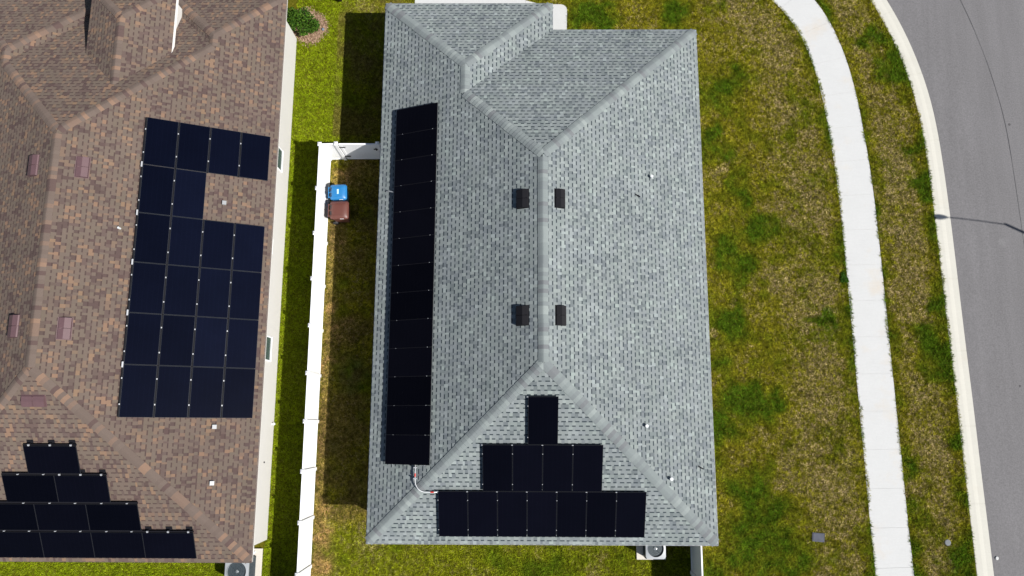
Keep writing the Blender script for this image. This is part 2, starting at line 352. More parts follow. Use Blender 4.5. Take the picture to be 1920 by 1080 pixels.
# ------------------------------------------------------------------ roofs
def roof_face(mb, pts, e0, e1, ze):
    """planar roof face, uv metres: u along the eave e0->e1, v up the slope"""
    a = Vector((*e0, 0)); d = (Vector((*e1, 0))-a).normalized(); n = Vector((-d.y, d.x, 0))
    P = [Vector(p) for p in pts]; uv = []
    for p in P:
        q = Vector((p.x, p.y, 0))-a; h = q.dot(n); uv.append((q.dot(d)+300, math.hypot(h, p.z-ze)+.03))
    nrm = (P[1]-P[0]).cross(P[2]-P[0])
    if nrm.z < 0: P = P[::-1]; uv = uv[::-1]
    mb.face(P, uv)
def cap(mb, A, B, k, w=.185, step=.15, idx=[0], lift=.008):
    """overlapping cap shingles from the low end A to the high end B; k = fall per metre sideways"""
    A, B = Vector(A), Vector(B); L = (B-A).length; d = (B-A)/L; s = Vector((d.y, -d.x, 0)).normalized()
    n = int(L/step)
    for i in range(n):
        a, b = i*step, min(L, (i+1)*step+.03); idx[0] += 1
        cs = [(-w, -k*w), (-w*.55, -k*w*.50+.004), (-w*.22, -k*w*.13), (0, 0.0), (w*.22, -k*w*.13), (w*.55, -k*w*.50+.004), (w, -k*w)]
        jit = random.uniform(-.006, .006)
        lo = [A+d*a+s*(x+jit)+Vector((0, 0, z+lift+.014)) for x, z in cs]
        hi = [A+d*b+s*(x+jit)+Vector((0, 0, z+lift+.003)) for x, z in cs]
        for j in range(6): mb.face([lo[j], lo[j+1], hi[j+1], hi[j]], [(idx[0]+.5, .5)]*4)
        dn = [p-Vector((0, 0, .02)) for p in lo]
        for j in range(6): mb.face([dn[j], dn[j+1], lo[j+1], lo[j]], [(idx[0]+.5, .5)]*4)
def fascia(mb, outline, ze, h=.17, t=.03):
    n = len(outline)
    for i in range(n):
        a, b = Vector(outline[i]), Vector(outline[(i+1) % n]); d = (b-a).normalized(); o = Vector((d.y, -d.x))
        a2, b2 = a-o*.002, b-o*.002; ai, bi = a2-o*t, b2-o*t
        z0, z1 = ze-h, ze-.012
        mb.face([(a2.x, a2.y, z0), (b2.x, b2.y, z0), (b2.x, b2.y, z1), (a2.x, a2.y, z1)])
        mb.face([(a2.x, a2.y, z1), (b2.x, b2.y, z1), (bi.x, bi.y, z1), (ai.x, ai.y, z1)])
def drip(mb, outline, ze):
    """thin metal drip edge proud of the shingles' lower edge"""
    n = len(outline)
    for i in range(n):
        a, b = Vector(outline[i]), Vector(outline[(i+1) % n]); d = (b-a).normalized(); o = Vector((d.y, -d.x))
        a0, b0 = a+o*.016, b+o*.016; ai, bi = a-o*.02, b-o*.02
        mb.face([(a0.x, a0.y, ze-.02), (b0.x, b0.y, ze-.02), (bi.x, bi.y, ze-.012), (ai.x, ai.y, ze-.012)])
        mb.face([(a0.x, a0.y, ze-.06), (b0.x, b0.y, ze-.06), (b0.x, b0.y, ze-.02), (a0.x, a0.y, ze-.02)])
def wallbox(mb, outline, z1, z0=0.0):
    n = len(outline)
    for i in range(n):
        a, b = outline[i], outline[(i+1) % n]; mb.face([(*a, z0), (*b, z0), (*b, z1), (*a, z1)])
def window(parent, c, w, h, axis, facing, divide=False):
    """window on an axis-aligned wall; axis 'x' = wall plane x=const"""
    f = MB(); t = .05
    def B(u0, u1, v0, v1, d0, d1, mb):
        if axis == 'x': mb.box((min(d0*facing, d1*facing), u0, v0), (max(d0*facing, d1*facing), u1, v1))
        else: mb.box((u0, min(d0*facing, d1*facing), v0), (u1, max(d0*facing, d1*facing), v1))
    B(-w/2, w/2, h/2-t, h/2, -.02, .03, f); B(-w/2, w/2, -h/2, -h/2+t, -.02, .045, f)
    B(-w/2, -w/2+t, -h/2+t, h/2-t, -.02, .03, f); B(w/2-t, w/2, -h/2+t, h/2-t, -.02, .03, f)
    if divide: B(-w/2+t, w/2-t, -.02, .02, -.02, .024, f)
    wd = empty('window', c); wd.parent = parent
    f.build('window_frame', M['white'], wd)
    g = MB(); B(-w/2+t, w/2-t, -h/2+t, h/2-t, .002, .008, g); g.build('pane', M['glass'], wd)
    return wd
def soffit(mb, outer, z):
    mb.face([(*p, z) for p in outer][::-1])
# --- grey house
ze, p = 2.7308, .4402; xl, xr, yb, yt1, yt2, xs = -5.5485, 7.2591, -4.2791, 16.0229, 17.2089, 1.3772
Wd = xr-xl; w = xs-xl; zr = ze+p*Wd/2; zg = ze+p*w/2; xm = (xl+xr)/2; g = xl+w/2
R1 = (xm, yb+Wd/2, zr); R2 = (xm, yt1-Wd/2, zr); G2 = (g, yt1-w/2, zg); G1 = (g, yt2-w/2, zg)
house = empty('house', (xm, 6, 0))
tag(house, 'grey shingled house with a hip roof, between the white fence and the pale sidewalk', 'house')
def inv(o, par): o.parent = par; o.matrix_parent_inverse = Matrix.Translation(par.location).inverted(); return o
rf = MB()
E = lambda x, y: (x, y, ze)
roof_face(rf, [E(xl, yb), R1, R2, G2, G1, E(xl, yt2)], (xl, yt2), (xl, yb), ze)
roof_face(rf, [E(xr, yb), E(xr, yt1), R2, R1], (xr, yb), (xr, yt1), ze)
roof_face(rf, [E(xl, yb), E(xr, yb), R1], (xl, yb), (xr, yb), ze)
roof_face(rf, [E(xr, yt1), E(xs, yt1), G2, R2], (xr, yt1), (xs, yt1), ze)
roof_face(rf, [E(xs, yt1), E(xs, yt2), G1, G2], (xs, yt1), (xs, yt2), ze)
roof_face(rf, [E(xs, yt2), E(xl, yt2), G1], (xs, yt2), (xl, yt2), ze)
roof1 = inv(rf.build('roof', M['grey_shingle']), house)
out1 = [(xl, yb), (xr, yb), (xr, yt1), (xs, yt1), (xs, yt2), (xl, yt2)]
cp = MB(); kh = p/math.sqrt(2)
for A, B in ((E(xl, yb), R1), (E(xr, yb), R1), (E(xr, yt1), R2), (G2, R2), (E(xl, yt2), G1), (E(xs, yt2), G1)):
    a = Vector(A)
    if A[2] == ze: a = a+(Vector(B)-a).normalized()*.12
    cap(cp, a, B, kh)
cap(cp, R1, R2, p); cap(cp, G2, G1, p)
inv(cp.build('ridge_cap', M['grey_cap']), house).parent = roof1
fs = MB(); fascia(fs, out1, ze); drip(fs, out1, ze); inv(fs.build('fascia', M['fascia']), house)
sf = MB(); soffit(sf, out1, ze-.17); inv(sf.build('soffit', M['fascia_white']), house)
ov = .40
wl = [(xl+ov, yb+ov), (xr-ov, yb+ov), (xr-ov, yt1-ov), (xs-ov, yt1-ov), (xs-ov, yt2-ov), (xl+ov, yt2-ov)]
wm = MB(); wallbox(wm, wl, ze-.17); inv(wm.build('wall', M['stucco_grey']), house)
for y in (-.5, 5.2, 10.4): window(house, (xr-ov-xm, y-6, 1.5), .9, 1.2, 'x', 1, True)
for y in (1.5, 7.2): window(house, (xl+ov-xm, y-6, 1.5), .9, 1.2, 'x', -1, True)
gd = MB()
for i in range(4): gd.box((-4.6, yt2-ov+.002, .04+i*.56), (.1, yt2-ov+.05, .04+i*.56+.55))
inv(gd.build('garage_door', M['white']), house)
# --- roof vents: slant-back box, two bays; local x = down the slope, y = along the eave
def slant_vent(parent, pt, ang, slope, mat, lx=.46, ly=.78, name='roof_vent'):
    mb = MB()
    for s in (-1, 1):
        y0, y1 = (.008, ly/2) if s > 0 else (-ly/2, -.008)
        prof = [(-lx/2, 0.0), (-lx/2+.02, .05), (-lx/2+.19, .125), (lx/2-.02, .115), (lx/2, .02), (lx/2, 0)]
        for (xa, za), (xb, zb) in zip(prof, prof[1:]): mb.face([(xa, y0, za), (xb, y0, zb), (xb, y1, zb), (xa, y1, za)])
        for y in (y0, y1):
            q = [(x, y, z) for x, z in prof]; mb.face(q if y == y0 else q[::-1])
    mb.box((-lx/2-.02, -ly/2-.02, .003), (lx/2+.02, ly/2+.02, .008))
    mb.box((-lx/2+.03, -.009, .0), (lx/2-.02, .009, .085))
    o = mb.build(name, mat); o.parent = parent
    o.matrix_local = Matrix.Translation(Vector(pt)-Vector(HL)) @ Matrix.Rotation(ang, 4, 'Z') @ Matrix.Rotation(math.atan(slope), 4, 'Y')
    return o
HL = (xm, 6, 0)
roof1.matrix_parent_inverse = Matrix.Identity(4); roof1.matrix_parent_inverse = Matrix.Translation(house.location).inverted()
# children of the roof are placed in house-plus-roof coordinates
def on_roof(o, world, house_obj, roof_obj):
    o.parent = roof_obj; o.matrix_parent_inverse = Matrix.Identity(4); o.matrix_basis = world
for c in roof1.children:
    c.matrix_parent_inverse = Matrix.Identity(4)
def place_vent(roof_obj, x, y, z, ang, slope, mat, **k):
    o = slant_vent(None, (0, 0, 0), 0, 0, mat, **k)
    on_roof(o, Matrix.Translation((x, y, z)) @ Matrix.Rotation(ang, 4, 'Z') @ Matrix.Rotation(math.atan(slope), 4, 'Y'), None, roof_obj)
    return o
zW = lambda x: ze+p*(x-xl); zE = lambda x: ze+p*(xr-x); zS = lambda y: ze+p*(y-yb)
for y in (8.01, 3.77):
    place_vent(roof1, .14, y, zW(.14), math.pi, p, M['vent_dark'], lx=.45, ly=.68)
    place_vent(roof1, 1.46, y, zE(1.46), 0, p, M['vent_dark'], lx=.38, ly=.68)
def pipe_vent(roof_obj, x, y, z, ang, slope, r=.055, h=.14, mat='metal', base=True):
    mb = MB(); mb.lathe([(r, -.05), (r, h), (0, h)], n=14)
    if base: mb.lathe([(r*2.0, .012), (r*1.25, .05), (r, .06)], n=14)
    o = mb.build('vent_pipe', M[mat]); on_roof(o, Matrix.Translation((x, y, z)), None, roof_obj)
    if base:
        fb = MB(); fb.box((-.11, -.10, .004), (.13, .10, .010)); f = fb.build('flashing', M['alu'])
        on_roof(f, Matrix.Translation((x, y, z)) @ Matrix.Rotation(ang, 4, 'Z') @ Matrix.Rotation(math.atan(slope), 4, 'Y'), None, roof_obj)
def hood_vent(roof_obj, x, y, z, ang, slope):
    """small galvanised hood: bright cap, dark mouth"""
    mb = MB(); s = .075
    mb.face([(-s, -s, .10), (s, -s, .10), (s, s, .10), (-s, s, .10)]); mb.box((-s, -s, .0), (s, s, .095))
    o = bevel(mb.build('vent_hood', M['hood']), .012)
    on_roof(o, Matrix.Translation((x, y, z)) @ Matrix.Rotation(ang, 4, 'Z') @ Matrix.Rotation(math.atan(slope), 4, 'Y'), None, roof_obj)
for x, y in ((5.06, 9.34), (4.58, -.02), (5.47, -1.88)): pipe_vent(roof1, x, y, zE(x), 0, p, r=.06, h=.18, base=False, mat='metal')
for x, y in ((4.47, 8.54), (6.66, -1.5)):
    mb = MB(); mb.tube([(-.10, .06, .02), (.10, -.06, .05)], .022, 6); mb.tube([(0, 0, -.03), (0, 0, .05)], .02, 6)
    on_roof(mb.build('stub_pipe', M['black']), Matrix.Translation((x, y, zE(x))), None, roof1)
# --- brown house
z2, q2 = 2.8585, .4918; X2r, Y2b, W2, Y2n = -9.6516, -4.9382, 13.5482, 17.0082; X2l = X2r-W2
xm2 = X2r-W2/2; zr2 = z2+q2*W2/2; Rs = (xm2, Y2b+W2/2, zr2); Rn = (xm2, Y2n-W2/2, zr2)
yW = 17.5; he = 2.4; hw = 3.3
Me2 = (X2r-he, Y2n-he, z2+q2*he); Me1 = (X2r-he, yW-he, z2+q2*he)
Nw2 = (X2l+hw, Y2n-hw, z2+q2*hw); Nw1 = (X2l+hw, yW+.05-hw, z2+q2*hw)
house2 = empty('house', (xm2, 6, 0)); tag(house2, 'brown shingled house with cream walls, left of the white fence', 'house')
E2 = lambda x, y: (x, y, z2); yV = yW+.05
r2 = MB()
roof_face(r2, [E2(X2r, Y2b), E2(X2r, yW), Me1, Me2, Rn, Rs], (X2r, Y2b), (X2r, yW), z2)
roof_face(r2, [E2(X2l, Y2b), E2(X2r, Y2b), Rs], (X2l, Y2b), (X2r, Y2b), z2)
roof_face(r2, [E2(X2l, Y2b), Rs, Rn, Nw2, Nw1, E2(X2l, yV)], (X2l, yV), (X2l, Y2b), z2)
roof_face(r2, [Rn, Me2, E2(X2r-2*he, Y2n), E2(X2l+2*hw, Y2n), Nw2], (X2r, Y2n), (X2l, Y2n), z2)
roof_face(r2, [Me1, Me2, E2(X2r-2*he, Y2n), E2(X2r-2*he, yW)], (X2r-2*he, yW), (X2r-2*he, Y2n), z2)
roof_face(r2, [E2(X2r, yW), E2(X2r-2*he, yW), Me1], (X2r, yW), (X2r-2*he, yW), z2)
roof_face(r2, [Nw2, Nw1, E2(X2l+2*hw, yV), E2(X2l+2*hw, Y2n)], (X2l+2*hw, Y2n), (X2l+2*hw, yV), z2)
roof_face(r2, [E2(X2l+2*hw, yV), E2(X2l, yV), Nw1], (X2l+2*hw, yV), (X2l, yV), z2)
# raised entry roof
tx, th, tz, tyn = -15.22, 1.68, 4.25, 16.97; tzr = tz+q2*th
ys0 = Y2n-(tzr-z2)/q2; ys1 = Y2n-(tz-z2)/q2
T0 = (tx, ys0, tzr); T1 = (tx, tyn-th, tzr)
roof_face(r2, [T0, (tx+th, ys1, tz), (tx+th, tyn, tz), T1], (tx+th, ys1), (tx+th, tyn), tz)
roof_face(r2, [T0, T1, (tx-th, tyn, tz), (tx-th, ys1, tz)], (tx-th, tyn), (tx-th, ys1), tz)
roof_face(r2, [(tx+th, tyn, tz), (tx-th, tyn, tz), T1], (tx+th, tyn), (tx-th, tyn), tz)
roof2 = inv(r2.build('roof', M['brown_shingle']), house2)
c2 = MB(); k2 = q2/math.sqrt(2)
for A, B in ((E2(X2l, Y2b), Rs), (E2(X2r, Y2b), Rs), (Me2, Rn), (Nw2, Rn), (E2(X2r, yW), Me1), (E2(X2r-2*he, yW), Me1), (E2(X2l, yV), Nw1), (E2(X2l+2*hw, yV), Nw1)):
    a = Vector(A)
    if A[2] == z2: a = a+(Vector(B)-a).normalized()*.12
    cap(c2, a, B, k2, w=.17)
cap(c2, Rs, Rn, q2, w=.17); cap(c2, Me2, Me1, q2, w=.17); cap(c2, Nw2, Nw1, q2, w=.17)
o = c2.build('ridge_cap', M['brown_cap']); o.parent = roof2
c3 = MB(); cap(c3, (tx+th, tyn, tz), T1, k2, w=.17); cap(c3, (tx-th, tyn, tz), T1, k2, w=.17); cap(c3, T0, T1, q2, w=.17)
o = c3.build('ridge_cap', M['brown_cap']); o.parent = roof2
out2 = [(X2l, Y2b), (X2r, Y2b), (X2r, yW), (X2r-2*he, yW), (X2r-2*he, Y2n), (X2l+2*hw, Y2n), (X2l+2*hw, yV), (X2l, yV)]
f2 = MB(); fascia(f2, out2, z2, .16); inv(f2.build('fascia', M['stucco']), house2)
s2 = MB(); soffit(s2, out2, z2-.16); inv(s2.build('soffit', M['fascia_white']), house2)
d2 = MB(); drip(d2, out2, z2); inv(d2.build('drip_edge', M['brown_cap']), house2)
ov2 = .3911
wl2 = [(X2l+ov2, Y2b+ov2), (X2r-ov2, Y2b+ov2), (X2r-ov2, yW-ov2), (X2r-2*he+ov2, yW-ov2), (X2r-2*he+ov2, Y2n-ov2), (X2l+2*hw-ov2, Y2n-ov2), (X2l+2*hw-ov2, yV-ov2), (X2l+ov2, yV-ov2)]
w2 = MB(); wallbox(w2, wl2, z2-.16); inv(w2.build('wall', M['stucco']), house2)
tw = MB()
for sx in (-1, 1):
    xo = tx+sx*(th-.002); xi = tx+sx*(th-.03)
    tw.box((min(xo, xi), ys1+.02, tz-.19), (max(xo, xi), tyn-.002, tz-.012))
tw.box((tx-th+.002, tyn-.03, tz-.19), (tx+th-.002, tyn-.002, tz-.012))
inv(tw.build('entry_fascia', M['fascia_white']), house2)
tb = MB(); tb.box((tx-th+.25, ys1-.6, 2.6), (tx+th-.25, tyn-.3, tz-.13)); tb.box((tx-th+.03, ys1+.1, tz-.15), (tx+th-.03, tyn-.03, tz-.14))
inv(tb.build('entry_wall', M['stucco']), house2)
wx2 = X2r-ov2
for y, z, ww, hh in ((10.92, 1.53, .96, 1.06), (2.97, 1.46, 1.0, 1.0), (7.08, 1.98, .62, .74)):
    window(house2, (wx2-xm2, y-6, z), ww, hh, 'x', 1, False)
vt = MB(); vt.box((wx2-.01, -1.52, .95), (wx2+.03, -1.46, 1.0)); inv(vt.build('wall_vent', M['black']), house2)
tp = MB(); tp.tube([(wx2-.02, 0, .25), (wx2+.10, 0, .25)], .03, 8); tp.lathe([(0, 0), (.05, 0), (.05, .04), (0, .04)], (wx2+.09, 0, .26), 10)
inv(tp.build('hose_tap', M['white']), house2)
zE2 = lambda x: z2+q2*(X2r-x); zW2 = lambda x: z2+q2*(x-X2l); zS2 = lambda y: z2+q2*(y-Y2b)
for y in (8.99, 3.20):
    place_vent(roof2, -15.60, y, zE2(-15.60), 0, q2, M['vent_brown'], lx=.42, ly=.74)
    place_vent(roof2, -17.36, y+.08, zW2(-17.36), math.pi, q2, M['vent_brown'], lx=.42, ly=.76)
place_vent(roof2, -16.44, .75, zS2(.75), -math.pi/2, q2, M['vent_brown'], lx=.40, ly=.78)
for x, y in ((-11.29, 8.31), (-11.08, -.11), (-11.03, -2.1)): hood_vent(roof2, x, y, zE2(x), 0, q2)
pipe_vent(roof2, -14.37, 6.91, zE2(-14.37), 0, q2, r=.04, h=.12, base=False)
# ------------------------------------------------------------------ solar panels
def make_panel(wd, ht, cell, frm, clamps, mounts=(), rail=0):
    """local x along the eave, y up the slope, z out of the roof"""
    root = empty('solar_panel')
    f = MB(); fw = .008
    f.box((-wd/2, -ht/2, -.035), (wd/2, -ht/2+fw, .003)); f.box((-wd/2, ht/2-fw, -.035), (wd/2, ht/2, .003))
    f.box((-wd/2, -ht/2+fw, -.035), (-wd/2+fw, ht/2-fw, .003)); f.box((wd/2-fw, -ht/2+fw, -.035), (wd/2, ht/2-fw, .003))
    f.build('frame', frm, root)
    gl = MB(); a, b = wd/2-fw, ht/2-fw
    gl.face([(-a, -b, 0), (a, -b, 0), (a, b, 0), (-a, b, 0)], [(0, 0), (2*a, 0), (2*a, 2*b), (0, 2*b)])
    gl.face([(-a, b, -.006), (a, b, -.006), (a, -b, -.006), (-a, -b, -.006)]); gl.build('glass', cell, root)
    if rail:
        r_ = MB(); r_.box((-wd/2-.004, ht/2+.004, -.07), (wd/2+.004, ht/2+rail, -.035)); r_.build('rail', M['black'], root)  # black strip added under the panel gap, standing in for its shade
    for (x, y, sx, sy) in clamps:
        c = MB(); c.box((-sx/2, -sy/2, -.03), (sx/2, sy/2, .010)); c.build('clamp', M['alu'], root, loc=(x, y, 0))
    for (x, y) in mounts:
        c = MB(); c.box((-.11, -.03, -.125), (.11, .15, -.11)); c.box((-.035, -.02, -.12), (.035, .07, -.02)); m_ = c.build('mount', M['black'], root, loc=(x, y, 0))
        d = MB(); d.box((-.03, -.015, -.02), (.03, .045, .014)); d.build('bolt', M['alu'], m_)
    return root
def frame_mat(origin, ex, ey, u, v, off):
    ex, ey = Vector(ex).normalized(), Vector(ey).normalized(); ez = ex.cross(ey)
    o = Vector(origin)+ex*u+ey*v+ez*off
    m = Matrix.Identity(4)
    for i in range(3): m[i][0], m[i][1], m[i][2], m[i][3] = ex[i], ey[i], ez[i], o[i]
    return m
def skirt_legs(): pass
OFF = .145
ordn = ['first', 'second', 'third', 'fourth', 'fifth', 'sixth', 'seventh', 'eighth', 'ninth', 'tenth', 'eleventh', 'twelfth', 'thirteenth']
# A: black column on the west slope of the grey roof, 13 panels; ex points south (towards -y), ey up the slope
A0 = None
for i in range(13):
    top = i == 0
    if A0 is None: A0 = make_panel(1.050, 1.86, M['cells_black'], M['black'], [(.528, .74, .018, .03), (.528, -.62, .014, .022)], [])
    o = A0 if i == 0 else copy_tree(A0)
    y = 12.30-1.056*(i+.5)
    o.matrix_world = frame_mat((xl, y, ze), (0, -1, 0), (1, 0, p), 0, .80+.935, OFF)
    n = 'topmost' if i == 0 else 'bottommost beside the conduit' if i == 12 else ordn[i]+' from the top'
    tag(o, ('black solar panel %s in the thirteen panel column on grey roof' % n).replace(', in', ' in').replace(',', ''), 'solar panel', 'black solar panels in a long column on the grey roof')
# B: pyramid on the south slope of the grey roof
B0 = make_panel(1.045, 1.785, M['cells_south'], M['frame'], [(-.530, .55, .022, .03), (-.530, -.62, .022, .03), (-.545, .885, .055, .022)])
def set_b(o, x0, col, row, n, name):
    o.matrix_world = frame_mat((x0, yb, ze), (1, 0, 0), (0, 1, p), (col+.5)*1.06, .402+row*1.80+.89, OFF-.01)
    pl_ = 'leftmost' if col == 0 else 'rightmost' if col == n-1 else ordn[col]+' from the left'
    if n == 1: lb = 'dark solar panel alone at the top of the stepped array on grey roof'
    else: lb = 'dark solar panel %s in the %s row of the stepped array, grey roof' % (pl_.replace('the ', ''), name)
    tag(o, lb, 'solar panel', 'dark solar panels in a stepped array on the grey roof')
first = True
for row, (x0, n, name) in enumerate(((-2.863, 7, 'bottom'), (-1.265, 4, 'middle'), (.325, 1, 'top'))):
    for col in range(n):
        o = B0 if first else copy_tree(B0); first = False; set_b(o, x0, col, row, n, name)
# C: navy array on the east slope of the brown roof: 6 rows x 4 columns, one notch
C0 = make_panel(1.818, 1.062, M['cells_navy'], M['frame_light'], [(-.46, .558, .05, .035), (.44, .558, .05, .035)], rail=.048)
C1 = make_panel(1.818, 1.062, M['cells_navy'], M['frame_light'], [(-.46, .558, .05, .035), (.44, .558, .05, .035), (.913, .575, .20, .055)], rail=.048)
usedC = [False, False]
for r in range(6):
    for c in range(4):            # c = 0 nearest the ridge
        if r == 1 and c >= 2: continue
        k = 1 if c == 0 and r > 0 else 0
        src = (C0, C1)[k]; o = copy_tree(src) if usedC[k] else src; usedC[k] = True
        y = 11.215-1.836*(r+.5)
        o.matrix_world = frame_mat((X2r, y, z2), (0, 1, 0), (-1, 0, q2), 0, .275+1.115*(3-c)+.5575, OFF)
        tag(o, 'navy solar panel, %s row from the top, %s column from left, on brown roof' % (ordn[r], ordn[c]), 'solar panel', 'navy solar panels in the large array on the brown roof')
# D: stepped black array on the south slope of the brown roof
D0 = make_panel(1.822, 1.05, M['cells_south'], M['frame'], [(-.35, .565, .06, .03), (.55, .565, .06, .03)], rail=.075)
D1 = make_panel(1.822, 1.05, M['cells_south'], M['frame'], [], [(-.72, .545), (.02, .545), (.74, .545)], rail=.05)
usedD = [False, False]
rows = [(-11.55, 5, 'bottom'), (-13.39, 3, 'second'), (-14.32, 2, 'third'), (-15.20, 1, 'top')]
for r, (xr_, n, name) in enumerate(rows):
    for c in range(n):
        k = 1 if (r == 3 or (r == 0 and c == 0) or (r == 2 and c == 0)) else 0
        src = (D0, D1)[k]; o = copy_tree(src) if usedD[k] else src; usedD[k] = True
        o.matrix_world = frame_mat((xr_, Y2b, z2), (1, 0, 0), (0, 1, q2), -1.832*(c+.5), .262+1.13*r+.53, OFF)
        pl_ = 'rightmost' if c == 0 else 'leftmost' if c == n-1 else ordn[c]+' from the right'
        lb = 'black solar panel alone on top of the stepped array on brown roof' if n == 1 else 'black panel %s in the %s row of the stepped array, brown roof' % (pl_.replace('the ', ''), name if r == 0 else name+' lowest')
        tag(o, lb, 'solar panel', 'black solar panels in the stepped array on the brown roof')
# conduit from the column to the stepped array
cd = empty('conduit', (-3.69, -1.4, zW(-3.69)))
tag(cd, 'bent metal conduit with red labels joining two solar arrays over the hip', 'conduit')
pts = [(-3.70, -1.36, zW(-3.7)+.10), (-3.70, -1.95, zW(-3.7)+.09)]
for t in np.linspace(.15, 1, 8): 
    a = t*math.pi/2; x = -3.70+.40*(1-math.cos(a)); y = -1.95-.42*math.sin(a); pts.append((x, y, max(zW(x) if False else min(zW(x), zS(y)), 0)+.10))
pts += [(-3.1, -2.37, zS(-2.37)+.09), (-2.75, -2.37, zS(-2.37)+.08)]
cm = MB(); cm.tube(pts, .018, 8); cc = inv(cm.build('pipe', M['metal'], smooth=True), cd)
for a, b in (((-3.70, -1.72), (-3.70, -1.84)), ((-3.13, -2.37), (-3.01, -2.37))):
    z = (zW(-3.7)+.093 if a[0] == b[0] else zS(-2.37)+.09); m_ = MB(); m_.tube([(*a, z), (*b, z)], .025, 8); inv(m_.build('label_band', M['red']), cd)
for a in ((-3.70, -1.52), (-3.70, -1.90)):
    m_ = MB(); m_.box((a[0]-.06, a[1]-.02, zW(-3.7)+.01), (a[0]+.06, a[1]+.02, zW(-3.7)+.12)); inv(m_.build('strap', M['alu']), cd)
wc_ = MB(); zz = zW(-5.0); wc_.tube([(-5.22, 9.02, zW(-5.22)+.03), (-5.08, 9.0, zW(-5.08)+.09), (-4.9, 8.93, zW(-4.9)+.10)], .022, 7)
wo = wc_.build('cable_pipe', M['alu']); tag(wo, 'short bent grey pipe at the left edge of the black panel column', 'pipe')
# ------------------------------------------------------------------ fences
def fence(name, pts, label, h=1.83, mat=M['white'], zf=0.0):
    """posts at the given points, tongue and groove panels between them"""
    root = empty(name, (pts[0][0], pts[0][1], 0)); L = Vector(root.location)
    for (x, y) in pts:
        pm = MB(); pm.box((-.064, -.064, 0), (.064, .064, h+.02)); o = pm.build('post', mat, root, loc=Vector((x, y, 0))-L)
        cm_ = MB(); s = .078; cm_.box((-s, -s, h+.02), (s, s, h+.045))
        for i in range(4):
            a = [(-s, -s), (s, -s), (s, s), (-s, s)][i]; b = [(s, -s), (s, s), (-s, s), (-s, -s)][i]; cm_.face([(*a, h+.045), (*b, h+.045), (0, 0, h+.10)])
        cm_.build('post_cap', mat, o)
    for (a, b) in zip(pts, pts[1:]):
        a, b = Vector((*a, 0)), Vector((*b, 0)); d = b-a; ln = d.length; ang = math.atan2(d.y, d.x); mid = (a+b)/2
        R = Matrix.Rotation(ang, 4, 'Z'); hl = ln/2-.066
        pm = MB(); n = max(1, round(2*hl/.15)); bw = 2*hl/n
        for i in range(n):
            j = .002*(i % 2)
            pm.box((-hl+i*bw+.003, -.012-j*0, .07), (-hl+(i+1)*bw-.003, .012+j*0, h-.08))
        pm.box((-hl, -.007, .07), (hl, .007, h-.08))
        pn = pm.build('fence_panel', mat, root); pn.matrix_local = Matrix.Translation(mid-L) @ R
        for z0, z1 in ((.03, .12), (h-.12, h)):
            rm = MB(); rm.box((-hl, -.026, z0), (hl, .026, z1)); rl = rm.build('rail', mat, root); rl.matrix_local = Matrix.Translation(mid-L) @ R
    return root
ys = [11.40, 9.50, 7.61, 5.74, 3.85, 1.97, .11, -1.78, -3.67, -5.55, -7.43, -9.3]
xf = -8.25
fn = fence('fence', [(-7.58, 11.42)]+[(xf, y) for y in ys], 'x'); tag(fn, 'long white vinyl fence between the brown house and the grey house, behind the bins', 'fence')
gp = fence('fence_post', [(-5.86, 11.42), (-5.24, 11.42)], 'x'); tag(gp, 'short white fence piece between the gate and the wall of the grey house', 'fence')
gt = empty('gate', (-6.72, 11.42, 0)); tag(gt, 'white vinyl gate with dark hinges, closing the side yard of the grey house', 'gate')
gm_ = MB(); n = 10; hl = .76
for i in range(n): gm_.box((-hl+i*.152+.003, -.012, .10), (-hl+(i+1)*.152-.003, .012, 1.72))
gm_.box((-hl, -.007, .1), (hl, .007, 1.72)); gm_.build('gate_panel', M['white'], gt)
for a, b in (((-hl, -.028, 1.70), (hl, .028, 1.80)), ((-hl, -.028, .06), (hl, .028, .16)), ((-hl, -.029, .16), (-hl+.10, .029, 1.70)), ((hl-.10, -.029, .16), (hl, .029, 1.70))):
    m_ = MB(); m_.box(a, b); m_.build('gate_rail', M['white'], gt)
for z in (.45, 1.5):
    m_ = MB(); m_.box((-hl-.06, -.05, z-.03), (-hl+.22, -.03, z+.03)); m_.build('hinge', M['black'], gt)
m_ = MB(); m_.box((hl-.14, -.06, 1.28), (hl+.06, -.03, 1.34)); m_.box((hl-.06, -.07, 1.20), (hl-.02, -.03, 1.42)); m_.build('latch', M['black'], gt)
fr = fence('fence', [(6.86, y) for y in (-3.95, -5.70, -7.6, -9.5)], 'x'); tag(fr, 'white vinyl fence running back from the right rear corner of grey house', 'fence')
